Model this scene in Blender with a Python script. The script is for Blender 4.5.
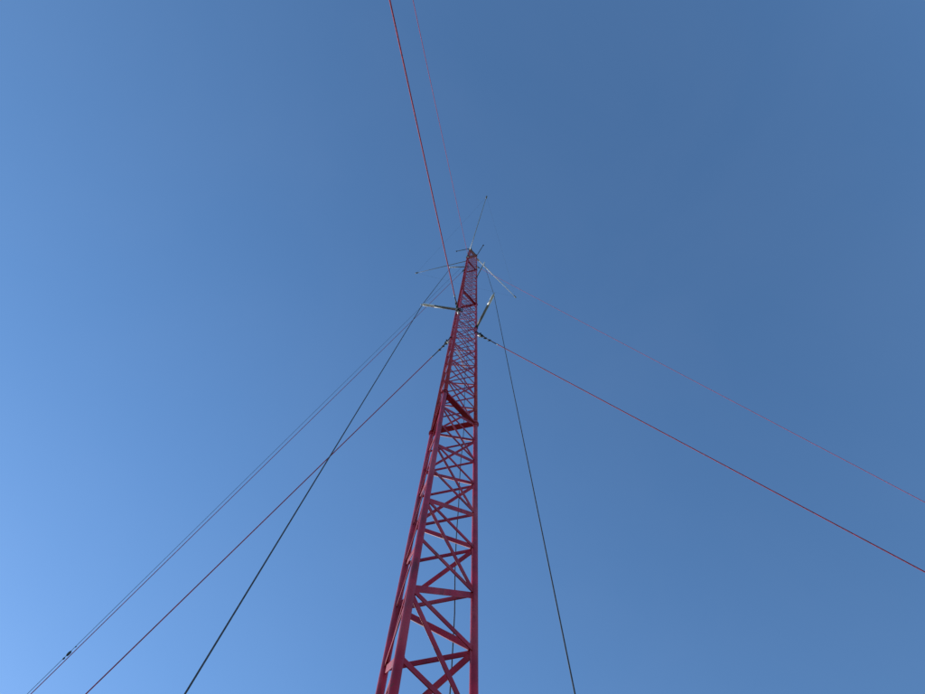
import bpy, math, random
from mathutils import Vector, Matrix
R = math.radians
random.seed(7)
scene = bpy.context.scene
for o in list(bpy.data.objects): bpy.data.objects.remove(o)

# ------------------------------------------------------------------ camera
cam_d = bpy.data.cameras.new('camera'); cam = bpy.data.objects.new('camera', cam_d)
scene.collection.objects.link(cam); scene.camera = cam
cam_d.sensor_width = 36; cam_d.lens = 27.184; cam_d.clip_start = .05; cam_d.clip_end = 20000
rx = Vector((0.9997928, 0.0, 0.0203547)); up = Vector((-0.0039623, -0.9808701, 0.1946230)); fw = Vector((-0.0199653, 0.1946633, 0.9806669))
m = Matrix((rx, up, -fw)).transposed().to_4x4(); m.translation = (0, 0, 1.75)
cam.matrix_world = m

# ------------------------------------------------------------------ sky and sun
SUN_EL, SUN_AZ = 24.0, 306.0        # azimuth clockwise from +Y
w = bpy.data.worlds.new('World'); scene.world = w; w.use_nodes = True
nt = w.node_tree; nt.nodes.clear()
out = nt.nodes.new('ShaderNodeOutputWorld'); bg = nt.nodes.new('ShaderNodeBackground')
sky = nt.nodes.new('ShaderNodeTexSky'); sky.sky_type = 'NISHITA'; sky.sun_disc = False
sky.sun_elevation = R(SUN_EL); sky.sun_rotation = R(SUN_AZ)
sky.altitude = 600; sky.air_density = 1.0; sky.dust_density = 0.1; sky.ozone_density = 1.6
hs = nt.nodes.new('ShaderNodeHueSaturation'); hs.inputs['Saturation'].default_value = 1.17; hs.inputs['Hue'].default_value = .5
nt.links.new(sky.outputs[0], hs.inputs['Color'])
# barely visible veil of very thin high cloud over the whole sky
tcw = nt.nodes.new('ShaderNodeTexCoord'); nzw = nt.nodes.new('ShaderNodeTexNoise'); nzw.inputs['Scale'].default_value = 3.2
nzw.inputs['Detail'].default_value = 5; nzw.inputs['Roughness'].default_value = .55; nzw.inputs['Distortion'].default_value = .6
nt.links.new(tcw.outputs['Generated'], nzw.inputs['Vector'])
mr = nt.nodes.new('ShaderNodeMapRange'); mr.inputs[1].default_value = .4; mr.inputs[2].default_value = .75; mr.inputs[3].default_value = 0; mr.inputs[4].default_value = .014
nt.links.new(nzw.outputs['Fac'], mr.inputs[0])
mx = nt.nodes.new('ShaderNodeMix'); mx.data_type = 'RGBA'; mx.inputs[7].default_value = (3.0, 3.4, 4.2, 1)
nt.links.new(mr.outputs[0], mx.inputs[0]); nt.links.new(hs.outputs[0], mx.inputs[6]); nt.links.new(mx.outputs[2], bg.inputs[0]); bg.inputs[1].default_value = 0.12
nt.links.new(bg.outputs[0], out.inputs[0])
sd = bpy.data.lights.new('sun', 'SUN'); sd.energy = 2.2; sd.angle = R(.5); sd.color = (1, .96, .90)
sun = bpy.data.objects.new('sun', sd); scene.collection.objects.link(sun)
tosun = Vector((math.sin(R(SUN_AZ))*math.cos(R(SUN_EL)), math.cos(R(SUN_AZ))*math.cos(R(SUN_EL)), math.sin(R(SUN_EL))))
sun.rotation_euler = (-tosun).to_track_quat('-Z', 'Y').to_euler(); sun.location = (0, 0, 60)
scene.view_settings.view_transform = 'Standard'; scene.view_settings.look = 'None'
scene.view_settings.exposure = 0.90; scene.view_settings.gamma = 1

# ------------------------------------------------------------------ materials
def mat(name, col, rough=.5, metal=0, var=.12, scale=8, bump=.0, bscale=60, col2=None, thr=None):
    mt = bpy.data.materials.new(name); mt.use_nodes = True; n = mt.node_tree.nodes; l = mt.node_tree.links
    b = n['Principled BSDF']; b.inputs['Specular IOR Level'].default_value = .32 if 'paint' in name else .5; b.inputs['Roughness'].default_value = rough; b.inputs['Metallic'].default_value = metal
    tc = n.new('ShaderNodeNewGeometry'); nz = n.new('ShaderNodeTexNoise'); nz.inputs['Scale'].default_value = scale; nz.inputs['Detail'].default_value = 6
    l.new(tc.outputs['Position'], nz.inputs['Vector'])
    rp = n.new('ShaderNodeValToRGB'); c2 = col2 or [c*(1-var*2) for c in col]
    a, z = thr or (.35, .65)
    rp.color_ramp.elements[0].position = a; rp.color_ramp.elements[1].position = z
    rp.color_ramp.elements[0].color = (*c2, 1); rp.color_ramp.elements[1].color = (*[c*(1+var) for c in col], 1)
    l.new(nz.outputs['Fac'], rp.inputs[0]); l.new(rp.outputs[0], b.inputs['Base Color'])
    if bump:
        n2 = n.new('ShaderNodeTexNoise'); n2.inputs['Scale'].default_value = bscale; l.new(tc.outputs['Position'], n2.inputs['Vector'])
        bp = n.new('ShaderNodeBump'); bp.inputs['Strength'].default_value = bump; bp.inputs['Distance'].default_value = .002
        l.new(n2.outputs['Fac'], bp.inputs['Height']); l.new(bp.outputs[0], b.inputs['Normal'])
    return mt
def paint(name, col, rough):
    mt = mat(name, col, rough, 0, .14, 7, .3, 90); n = mt.node_tree.nodes; l = mt.node_tree.links; b = n['Principled BSDF']
    src = b.inputs['Base Color'].links[0].from_socket; pos = [q for q in n if q.type == 'NEW_GEOMETRY'][0].outputs['Position']
    def layer(src, scale, lo, hi, amt, c, sq=(1, 1, 1)):
        mp = n.new('ShaderNodeMapping'); mp.inputs['Scale'].default_value = sq; l.new(pos, mp.inputs[0])
        z_ = n.new('ShaderNodeTexNoise'); z_.inputs['Scale'].default_value = scale; z_.inputs['Detail'].default_value = 8; l.new(mp.outputs[0], z_.inputs['Vector'])
        r_ = n.new('ShaderNodeMapRange'); r_.inputs[1].default_value = lo; r_.inputs[2].default_value = hi; r_.inputs[4].default_value = amt; l.new(z_.outputs['Fac'], r_.inputs[0])
        x_ = n.new('ShaderNodeMix'); x_.data_type = 'RGBA'; l.new(r_.outputs[0], x_.inputs[0]); l.new(src, x_.inputs[6]); x_.inputs[7].default_value = (*c, 1)
        return x_.outputs[2]
    src = layer(src, 5, .52, .72, .45, (.46, .10, .11), (1, 1, .35))      # chalky fading
    src = layer(src, 22, .56, .70, .6, (.10, .012, .014), (1, 1, .18))    # grime runs
    src = layer(src, 70, .66, .70, .8, (.13, .045, .02))                  # rust specks
    l.new(src, b.inputs['Base Color']); return mt
RED = paint('red_paint', (.40, .010, .036), .5)
REDB = paint('red_paint_brace', (.37, .009, .033), .55)
GALV = mat('galvanised_steel', (.33, .35, .34), .5, .6, .15, 25, .2, 120)
DARK = mat('dark_steel', (.04, .045, .05), .5, .4, .2, 30)
DGREEN = mat('grey_tube', (.21, .225, .23), .5, .2, .15, 20)
WHITE = mat('white_plastic', (.80, .80, .80), .4, 0, .08, 20)
PALE = mat('pale_aluminium', (.72, .72, .72), .35, .5, .08, 20)
GUYRED = mat('red_guy_rope', (.34, .012, .035), .75, 0, .3, 60)
GUYPINK = mat('faded_red_guy_rope', (.36, .030, .075), .75, 0, .3, 60)
ROPE = mat('dark_rope', (.042, .047, .058), .7, 0, .2, 40)
WIRE = mat('thin_wire', (.06, .07, .10), .5, .3, .1, 20)
CONC = mat('concrete', (.34, .33, .30), .9, 0, .15, 6, .6, 40)
GRASS = mat('dry_grass_ground', (.17, .155, .10), .95, 0, .15, .8, .8, 12, col2=(.11, .105, .06))

# ------------------------------------------------------------------ mesh helpers
class MB:
    def __init__(s): s.v = []; s.f = []; s.sm = []
    def add(s, v, f, smooth=False):
        o = len(s.v); s.v += [tuple(p) for p in v]
        for i, q in enumerate(f):
            s.f.append([o+k for k in q]); s.sm.append(smooth and len(q) == 4)
        return s
    def box(s, a, b, M=None):
        (x0, y0, z0), (x1, y1, z1) = a, b
        v = [Vector(p) for p in ((x0,y0,z0),(x1,y0,z0),(x1,y1,z0),(x0,y1,z0),(x0,y0,z1),(x1,y0,z1),(x1,y1,z1),(x0,y1,z1))]
        if M: v = [M @ p for p in v]
        return s.add(v, [(0,3,2,1),(4,5,6,7),(0,1,5,4),(1,2,6,5),(2,3,7,6),(3,0,4,7)])
    def path(s, pts, rad, n=12):
        pts = [Vector(p) for p in pts]; rs = rad if isinstance(rad, (list, tuple)) else [rad]*len(pts)
        d0 = (pts[-1]-pts[0]).normalized(); a = d0.cross(Vector((0,0,1)))
        if a.length < 1e-3: a = Vector((1,0,0))
        a.normalize(); v = []
        for i, p in enumerate(pts):
            d = (pts[min(i+1, len(pts)-1)]-pts[max(i-1, 0)])
            d = d.normalized() if d.length > 1e-9 else d0
            e = (a - d*a.dot(d)).normalized(); g = d.cross(e)
            v += [p + (e*math.cos(t)+g*math.sin(t))*rs[i] for t in [2*math.pi*k/n for k in range(n)]]
        f = [(i*n+k, i*n+(k+1) % n, (i+1)*n+(k+1) % n, (i+1)*n+k) for i in range(len(pts)-1) for k in range(n)]
        f += [tuple(range(n))[::-1], tuple((len(pts)-1)*n+k for k in range(n))]
        return s.add(v, f, True)
    def torus(s, c, ax, rad, r, n=14, k=6, arc=2*math.pi, start=None):
        c = Vector(c); ax = Vector(ax).normalized(); e = Vector(start) if start else ax.orthogonal()
        e = (e-ax*e.dot(ax)).normalized(); g = ax.cross(e); full = arc > 6.28
        pts = [c+(e*math.cos(arc*i/n)+g*math.sin(arc*i/n))*rad for i in range(n+1)]
        return s.path(pts, r, k) if not full else s._ring(c, e, g, ax, rad, r, n, k)
    def _ring(s, c, e, g, ax, rad, r, n, k):
        v = []
        for i in range(n):
            t = 2*math.pi*i/n; d = e*math.cos(t)+g*math.sin(t)
            v += [c+d*(rad+r*math.cos(2*math.pi*j/k))+ax*r*math.sin(2*math.pi*j/k) for j in range(k)]
        return s.add(v, [(i*k+j, ((i+1) % n)*k+j, ((i+1) % n)*k+(j+1) % k, i*k+(j+1) % k) for i in range(n) for j in range(k)], True)
    def mesh(s, name, m):
        me = bpy.data.meshes.new(name); me.from_pydata(s.v, [], s.f)
        me.polygons.foreach_set('use_smooth', s.sm); me.materials.append(m); me.update(); return me
    def build(s, name, m, parent=None, label=None):
        o = bpy.data.objects.new(name, s.mesh(name, m)); scene.collection.objects.link(o)
        if parent: o.parent = parent; o.matrix_parent_inverse = Matrix.Translation(-parent.location)
        if label: o['label'] = label
        return o
def place(name, me, parent, M):
    o = bpy.data.objects.new(name, me); scene.collection.objects.link(o); o.parent = parent
    o.matrix_parent_inverse = Matrix.Translation(-parent.location); o.matrix_basis = M; return o
def tag(o, label, cat, group=None, kind=None):
    if label: o['label'] = label
    if cat: o['category'] = cat
    if group: o['group'] = group
    if kind: o['kind'] = kind
    return o
def empty(name, loc, label, cat, group=None):
    o = bpy.data.objects.new(name, None); scene.collection.objects.link(o); o.location = loc; o.empty_display_size = .2
    return tag(o, label, cat, group)

# ------------------------------------------------------------------ ground
g = MB(); N = 64; rings = [0, 1.5, 4, 8, 16, 40, 120, 500, 2500, 9000]
vv = [(0, 0, 0)]; ff = []
for r in rings[1:]:
    for k in range(N):
        t = 2*math.pi*k/N
        h = 0 if r < 30 or r > 5000 else .25*math.sin(t*5+r)*min(1, r/120)
        vv.append((r*math.cos(t), r*math.sin(t), h))
for k in range(N): ff.append((0, 1+k, 1+(k+1) % N))
for i in range(len(rings)-2):
    for k in range(N): a = 1+i*N; ff.append((a+k, a+N+k, a+N+(k+1) % N, a+(k+1) % N))
g.add(vv, ff); tag(g.build('ground', GRASS), None, None, kind='structure')

# ------------------------------------------------------------------ lattice mast
LEG = {'M': Vector((-0.2754, 1.5975, 0)), 'R': Vector((-0.00535, 1.8926, 0)), 'L': Vector((-0.3959, 1.9789, 0))}
CEN = (LEG['M']+LEG['R']+LEG['L'])/3
Z0, DZ = 4.4758, .46610
def z(l): return Z0+DZ*l
BOT, TOP = -9, 55
JOINTS = (7, 24, 41)
LR = .0185
base = Vector((CEN.x, CEN.y, z(BOT)))
mast = empty('lattice_mast', base, 'tall triangular wine-red steel lattice mast held up by red guy ropes', 'mast')
stops = [BOT, *JOINTS, TOP]
for a, b in zip(stops[:-1], stops[1:]):
    me = MB().path([(0, 0, 0), (0, 0, z(b)-z(a)-.004)], LR, 24).mesh('leg', RED)
    for k in 'MRL': place('leg', me, mast, Matrix.Translation(Vector((LEG[k].x, LEG[k].y, z(a)+.002))))
T = .0032
def angle_bar(length, wv, wh, name, m, t=T, lip=0):
    b = MB(); b.box((0, 0, 0), (length, t, wv)); b.box((0, t, 0), (length, wh, t))
    if lip: b.box((0, wh-t, t), (length, wh, lip))
    return b.mesh(name, m)
side = (LEG['M']-LEG['R']).length
gap = LR-.003
def flat_bar(length, h, t, name, m):
    b = MB(); e = .0006                                  # slightly eased long edges
    pr = [(e, 0), (t-e, 0), (t, e), (t, h-e), (t-e, h), (e, h), (0, h-e), (0, e)]
    v = [(x, y, zc-h/2) for x in (0, length) for y, zc in pr]
    b.add(v, [(k, (k+1) % 8, 8+(k+1) % 8, 8+k)[::-1] for k in range(8)]+[tuple(range(8)), tuple(range(15, 7, -1))])
    for x0, x1 in ((-.004, .003), (length-.003, length+.004)):     # weld bead at each end
        b.box((x0, -.0022, -h/2-.0022), (x1, t+.0022, h/2+.0022))
    b.sm = [False]*len(b.f)
    return b.mesh(name, m)
h_me = flat_bar(side-2*gap, .034, .005, 'horizontal_brace', REDB)
dl = math.hypot(side, DZ); d_me = flat_bar(dl-2*gap*1.15, .036, .005, 'diagonal_brace', REDB)
faces = [('M', 'R', 0), ('R', 'L', 1), ('L', 'M', 0)]
def bar_matrix(p, q, nrm, shift, start):
    x = (q-p).normalized(); y = nrm; zz = x.cross(y)
    if zz.z < 0:
        p, q = q, p; x = -x; zz = -zz
    o = p + x*start + y*shift
    M = Matrix((x, y, zz)).transposed().to_4x4(); M.translation = o; return M
def parity(k): return {'M': 0, 'R': 1, 'L': 0}[k]
for a, b, _ in faces:
    A, B = LEG[a], LEG[b]; nrm = (CEN-(A+B)/2); nrm.z = 0; nrm.normalize()
    for l in range(BOT+1, TOP):
        if l in JOINTS: continue
        off = Vector((0, 0, z(l)))
        place('horizontal_brace', h_me, mast, bar_matrix(A+off, B+off, nrm, -.0062, gap))
    for l in range(BOT, TOP):
        # the diagonals wind so that M-R meet M at even levels, R-L meet R at even, L-M meet L at even
        lo, hi = (A, B) if l % 2 == 0 else (B, A)
        p = lo+Vector((0, 0, z(l)+.012)); q = hi+Vector((0, 0, z(l+1)-.012))
        place('diagonal_brace', d_me, mast, bar_matrix(p, q, nrm, .0012, gap*1.15))
# section joints: heavy bottom beams, bolted flange collars
s_me = angle_bar(side-2*LR, .040, .046, 'section_beam', REDB, .005, .022)
col = MB(); 
for s in (-1, 1):
    col.path([(0, 0, s*.0045), (0, 0, s*.0125)], .029, 20); col.path([(0, 0, s*.0127), (0, 0, s*.05)], .0225, 20)
    for k in range(4):
        t = math.pi/4+k*math.pi/2; c = (math.cos(t)*.0245, math.sin(t)*.0245)
        col.path([(*c, s*.0127), (*c, s*.021)], .0045, 6)
c_me = col.mesh('flange_collar', RED)
for l in JOINTS:
    for a, b, _ in faces:
        A, B = LEG[a], LEG[b]; nrm = (CEN-(A+B)/2); nrm.z = 0; nrm.normalize()
        for dz in (-.010,):
            off = Vector((0, 0, z(l)+dz)); place('section_beam', s_me, mast, bar_matrix(A+off, B+off, nrm, -.012, LR))
    for k in 'MRL': place('flange_collar', c_me, mast, Matrix.Translation(Vector((LEG[k].x, LEG[k].y, z(l)))))
# head frame and base
def out(k): v = LEG[k]-CEN; v.z = 0; return v.normalized()
hb = MB()
for i, (a, b, _) in enumerate(faces):
    A, B = LEG[a]+out(a)*.03, LEG[b]+out(b)*.03; nrm = (CEN-(A+B)/2); nrm.z = 0; nrm.normalize()
    M = bar_matrix(A+Vector((0, 0, z(TOP)+.002+.009*i)), B+Vector((0, 0, z(TOP)+.002+.009*i)), nrm, -.01, .0)
    hb.box((0, 0, 0), ((A-B).length, .10, .007), M)
    hb.box((.02, -.004, -.02), ((A-B).length-.02, -.0005, .05), M)
hb.build('head_frame', GALV, mast)
bp = MB()
for k in 'MRL': bp.box((LEG[k].x-.07, LEG[k].y-.07, z(BOT)-.016), (LEG[k].x+.07, LEG[k].y+.07, z(BOT)))
bp.build('base_plate', GALV, mast)
tp = MB(); q = LEG['M']+out('M')*.045
tp.path([(q.x, q.y, z(TOP)-1.0), (q.x, q.y, z(TOP)+.2)], .016, 14)
tp.build('top_tube', PALE, mast, 'pale tube clamped beside the mast head')
pl = MB(); pl.path([(CEN.x, CEN.y, -.1), (CEN.x, CEN.y, z(BOT)-.018)], [.62, .58], 28)
tag(pl.build('concrete_plinth', CONC), 'round concrete plinth under the foot of the red lattice mast', 'plinth')

# ------------------------------------------------------------------ ground anchors and guys
ANCH = {'L': Vector((-8.79, 8.45, 0)), 'R': Vector((10.10, 5.095, 0)), 'M': Vector((-1.855, -8.886, 0))}
WHERE = {'L': 'far left', 'R': 'far right', 'M': 'behind the viewer'}
for k, c in ANCH.items():
    e = empty('guy_anchor', c, {'L': 'concrete guy anchor block where the left pair of red guys meets the grass',
        'R': 'concrete guy anchor block where the right pair of red guys meets the grass',
        'M': 'concrete guy anchor block where the overhead pair of red guys meets the grass'}[k], 'anchor', 'ground anchors of the guy ropes')
    MB().path([(c.x, c.y, -.2), (c.x, c.y, .22)], [.42, .36], 20).build('block', CONC, e)
    d = (CEN-c); d.z = 0; d.normalize()
    MB().path([c+Vector((0, 0, .2))-d*.02, c+Vector((0, 0, .42))+d*.08], .014, 10).torus(c+Vector((0, 0, .46))+d*.1, d.cross(Vector((0,0,1))), .04, .011).build('eye_bolt', GALV, e)

def guy(k, lev, aim, rad, m, label, group, bumps):
    """guy rope from a leg down to the anchor, with clevis, thimble and wire clips at the top"""
    leg = LEG[k]+Vector((0, 0, z(lev))); o = out(k)
    d = (aim-leg).normalized()
    e = empty('guy_rope', leg, label, 'guy rope', group)
    # clamp round the leg
    c = MB(); c.path([leg+Vector((0,0,-.03)), leg+Vector((0,0,.03))], LR+.009, 18)
    sdir = d.cross(Vector((0,0,1))).normalized()
    for s in (-1, 1):
        c.box((-.03, s*.013-.004, -.03), (.11, s*.013+.004, .03), Matrix.Translation(leg+d*.03) @ Matrix((d, sdir, d.cross(sdir))).transposed().to_4x4())
    c.path([leg+d*.095-sdir*.038, leg+d*.095+sdir*.038], .012, 8)
    c.build('leg_clamp', DARK, e)
    perp0 = d.cross(sdir); t = MB(); t.torus(leg+d*.135, d.cross(sdir) if bumps % 2 else sdir, .019, .010, 14, 6); t.path([leg+d*.12-perp0*.045, leg+d*.12+perp0*.045], .013, 10); t.path([leg+d*.165-perp0*.03, leg+d*.165+perp0*.012], .011, 10)
    t.build('thimble', DARK, e)
    L = (aim-leg).length; n = 40; pts = []
    for i in range(n+1):
        u = i/n; st = .165
        p = leg+d*(st+(L-st)*u); p = p+Vector((0, 0, -.05*4*u*(1-u))); pts.append(p)
    MB().path(pts, rad, 10).build('rope', m, e)
    perp = d.cross(sdir)
    MB().path([leg+d*.03+Vector((0,0,-.075)), leg+d*.10+Vector((0,0,-.07))], .014, 10).build('spacer', PALE, e)
    MB().path([leg+d*.165+perp*rad*1.9, leg+d*(.20+.10*bumps)+perp*rad*1.9], rad*1.05, 8).build('rope_tail', DARK, e)
    for i in range(bumps-1):
        q = leg+d*(.24+i*.10)
        w = MB(); w.box((-.011, -.013, -.017), (.011, .013, .017), Matrix.Translation(q+perp*rad) @ Matrix((d, sdir, perp)).transposed().to_4x4())
        for s in (-1, 1): w.path([q+sdir*s*.010+perp*.02, q+sdir*s*.010+perp*.046], .006, 6)
        w.build('wire_clip', DARK, e)
    q = leg+d*(.205+.10*bumps)
    MB().path([q, q+d*.025], rad*1.6, 10).build('ferrule', GALV, e)
    return e
loff = Vector((0, 0, .46)); 
G1, G2 = 'lower red guy ropes fixed halfway up the mast', 'upper thin guy ropes fixed near the mast head'
def aimed(k, lev, ground):      # the rope ends on the eye of its anchor: shift the end point up along its own line
    leg = LEG[k]+Vector((0, 0, z(lev))); d = ground-leg; return leg+d*((leg.z-.44)/leg.z)
guy('L', 17, aimed('L', 17, Vector((-8.8004, 8.4365, 0))), .0062, GUYRED, 'thick red guy rope from mid mast down to the bottom edge left of it', G1, 3)
guy('R', 17, aimed('R', 17, Vector((10.1026, 5.0810, 0))), .0062, GUYRED, 'thick red guy rope from mid mast to the right edge, lower of the right pair', G1, 3)
guy('M', 17, aimed('M', 17, Vector((-1.8164, -8.8937, 0))), .0075, GUYRED, 'thick red guy rope from mid mast to the top edge, left of the overhead pair', G1, 3)
guy('L', 44, aimed('L', 44, Vector((-8.7769, 8.4626, 0))), .0055, GUYRED, 'thin dark red guy rope from mast head to lower left corner, beside the grey wire', G2, 2)
guy('R', 44, aimed('R', 44, Vector((10.0936, 5.1126, 0))), .0045, GUYPINK, 'thin faded pink guy rope from mast head to right edge, upper of the pair', G2, 2)
guy('M', 44, aimed('M', 44, Vector((-1.8912, -8.8781, 0))), .0052, GUYPINK, 'thin faded pink guy rope from mast head to top edge, right of the overhead pair', G2, 2)

# ------------------------------------------------------------------ side arms that lead the halyards
ARMS = {('M', 18): Vector((-.869, 1.514, 12.866)), ('R', 18): Vector((.274, 1.349, 12.866)),
        ('M', 36): Vector((-.718, 1.610, 21.256)), ('R', 36): Vector((.201, 1.503, 21.256))}
albl = {('M', 18): 'grey arm with white end sticking out left from the middle of the mast',
        ('R', 18): 'grey arm with white end slanting up right from the middle of the mast',
        ('M', 36): 'short dark arm sticking out left just below the mast head',
        ('R', 36): 'short dark arm slanting up right just below the mast head, white tip'}
for (k, lev), tip in ARMS.items():
    root = LEG[k].copy(); root.z = tip.z; d = (tip-root).normalized(); L = (tip-root).length
    e = empty('side_arm', root, albl[(k, lev)], 'arm', 'side arms on the mast')
    rr = .021 if lev == 18 else .014; wl = .17 if lev == 18 else .07
    sd_ = d.cross(Vector((0, 0, 1)))
    MB().path([root+d*.02, root+d*(L-wl)], rr, 16).build('tube', DGREEN, e)
    MB().path([root+d*(L-wl-.02), root+d*(L-.03), root+d*(L-.012), root+d*(L)], [rr*1.08, rr*1.08, rr*1.0, rr*.6], 16).build('end_piece', WHITE, e)
    MB().torus(tip+d*.012, sd_, .02 if lev == 18 else .03, .005 if lev == 18 else .012, 14, 6).build('eye', GALV if lev == 18 else WHITE, e)
    c = MB(); c.path([root+Vector((0,0,-.035)), root+Vector((0,0,.035))], LR+.010, 18)
    for s in (-1, 1):
        c.path([root-d*.045+Vector((0,0,s*.022))-sd_*.03, root-d*.045+Vector((0,0,s*.022))+sd_*.03], .006, 8)
    c.box((-.05, -.03, -.03), (-.038, .03, .03), Matrix.Translation(root) @ Matrix((d, sd_, Vector((0,0,-1)))).transposed().to_4x4())
    c.build('leg_clamp', DARK, e)

def cord(name, pts, rad, m, label, cat, group=None, n=8):
    e = empty(name, pts[0], label, cat, group); MB().path(pts, rad, n).build('cord', m, e); return e
def sub(a, b, n): return [a.lerp(b, i/n) for i in range(n+1)]
dwn = Vector((0, 0, -.02))
pegL, pegR = Vector((-1.745, 2.815, .0)), Vector((.605, 2.860, .0))
e = cord('halyard', sub(ARMS[('M', 36)], ARMS[('M', 18)], 6)+sub(ARMS[('M', 18)], pegL+Vector((0,0,.12)), 12)[1:], .0052, ROPE,
     'dark rope from the left arms of the mast down left, crossing the thick red guy', 'rope', 'dark ropes led over the side arms')
e = cord('halyard', sub(ARMS[('R', 36)], ARMS[('R', 18)], 6)+sub(ARMS[('R', 18)], pegR+Vector((0,0,.12)), 12)[1:], .0042, ROPE,
     'dark rope from the right arms of the mast down to the bottom edge', 'rope', 'dark ropes led over the side arms')
pegW = Vector((-8.976, 8.702, 0))
for pg, lb in ((pegL, 'steel peg in the grass holding the dark rope on the left of the mast'), (pegR, 'steel peg in the grass holding the dark rope on the right of the mast'), (pegW, 'steel peg in the grass beside the left anchor block holding the thin grey wire')):
    p = MB().path([pg+Vector((0, 0, -.3)), pg+Vector((0, 0, .10))], [.006, .012], 10).torus(pg+Vector((0, 0, .12)), (1, 0, 0), .022, .006)
    tag(p.build('ground_peg', GALV), lb, 'peg', 'pegs in the grass')

# ------------------------------------------------------------------ long wire with insulator
wa = Vector((LEG['L'].x, LEG['L'].y, z(50))); wb = Vector((-8.976, 8.702, .12))
e = cord('antenna_wire', sub(wa, wb, 30), .0036, WIRE, 'thin grey wire with a black insulator, from mast head to lower left corner', 'antenna wire')
ins = Vector((-5.741, 6.168, 10.473)); dd = (wb-wa).normalized()
MB().path([ins-dd*.045, ins-dd*.032, ins-dd*.012, ins+dd*.012, ins+dd*.032, ins+dd*.045], [.006, .015, .019, .019, .015, .006], 14).build('insulator', DARK, e)
MB().path([ins+dd*.068, ins+dd*.078, ins+dd*.098, ins+dd*.11], [.005, .012, .012, .005], 12).build('clamp', DARK, e)
MB().path([ins-dd*.135, ins-dd*.115], .008, 10).build('knot', DARK, e)

# ------------------------------------------------------------------ head booms, loop wire and stubs
LOOPW = .0013
BOOM = {'L': Vector((-2.325, 2.447, 28.713)), 'M': Vector((.357, -.421, 28.713)), 'R': Vector((1.498, 3.369, 28.713))}
blbl = {'L': 'long thin grey boom reaching left from the mast head, dark end cap', 'M': 'long pale boom rising above the mast head, dark end cap',
        'R': 'long whitish boom slanting down right of the mast head, dark end cap'}
for k, tip in BOOM.items():
    root = LEG[k].copy(); root.z = tip.z+(-.12 if k == 'L' else .05); d = (tip-root).normalized()
    e = empty('head_boom', root, blbl[k], 'boom', 'long booms at the mast head')
    mm = {'L': DGREEN, 'M': GALV, 'R': WHITE}[k]
    MB().path([root-d*.06, root+d*.9, tip-d*.06], {'L': [.014, .012, .008], 'M': [.013, .012, .009], 'R': [.017, .015, .011]}[k], 12).build('tube', mm, e)
    MB().path([tip-d*.07, tip-d*.05, tip+d*.03, tip+d*.05], [.012, .026, .026, .012], 12).build('end_cap', DGREEN, e)
    MB().path([root+Vector((0,0,-.04)), root+Vector((0,0,.04))], LR+.012, 16).build('leg_clamp', DARK if k != 'R' else GALV, e)
    if k == 'R':
        mm_ = Matrix.Translation(root+d*.07) @ Matrix((d, d.cross(Vector((0,0,1))), Vector((0,0,1)).cross(d).cross(d)*-1)).transposed().to_4x4()
        MB().box((-.04, -.035, -.03), (.05, .035, .03), mm_).build('mounting_block', WHITE, e)
tri = [BOOM['L'], BOOM['M'], BOOM['R']]
e = empty('wire_loop', BOOM['L'], 'very thin wire loop strung between the tips of the three long booms', 'antenna wire')
for i in range(3):
    a, b = tri[i], tri[(i+1) % 3]
    MB().path([a.lerp(b, t/10)+Vector((0,0,-.10*4*(t/10)*(1-t/10))) for t in range(11)], LOOPW, 6).build('wire', WIRE, e)
ST = [(LEG['M'], Vector((-.838, 1.715, 30.345)), 'short black stub pointing left from the very top of the mast'),
      (LEG['R'], Vector((.269, 1.456, 30.345)), 'short black stub pointing up right from the very top of the mast'),
      (LEG['L'], Vector((-.431, 2.127, 30.345)), 'short black stub hanging at the left of the very top of the mast')]
for a, tip, lb in ST:
    root = Vector((a.x, a.y, 30.345)); d = (tip-root).normalized()
    e = empty('head_stub', root, lb, 'stub', 'short stubs round the mast top')
    MB().path([root, tip-d*.02], .013, 10).build('rod', DARK, e)
    MB().path([tip-d*.05, tip-d*.035, tip, tip+d*.015], [.012, .024, .024, .012], 12).build('tip', DARK, e)
    MB().path([root+Vector((0,0,-.22)), root+Vector((0,0,.03))], .02, 12).build('post', DARK, e)

# ------------------------------------------------------------------ cable behind the mast, pale stand-in for bright spots inside it
pts = []
for i in range(61):
    zz = .03+i*(27.6/60); xx = -.112-.0034*(zz-3.5) if zz < 12 else -.141
    pts.append(Vector((xx+.006*math.sin(zz*1.7)+.004*math.sin(zz*4.1), 2.10+.004*math.sin(zz*2.3), zz)))
cord('coax_cable', pts, .0033, ROPE, 'thin black cable hanging straight down behind the braces of the red mast', 'cable')
a, b = Vector((-.29, 1.824, 11.15)), Vector((-.143, 1.997, 10.35))  # added rod, its pale colour stands in for bright spots of unknown origin
tag(MB().path(sub(a, b, 4), .011, 10).build('bright_spots_rod', PALE), 'short pale rod added as stand-in for a row of bright spots inside the lattice below the halfway guy clamps', 'rod')
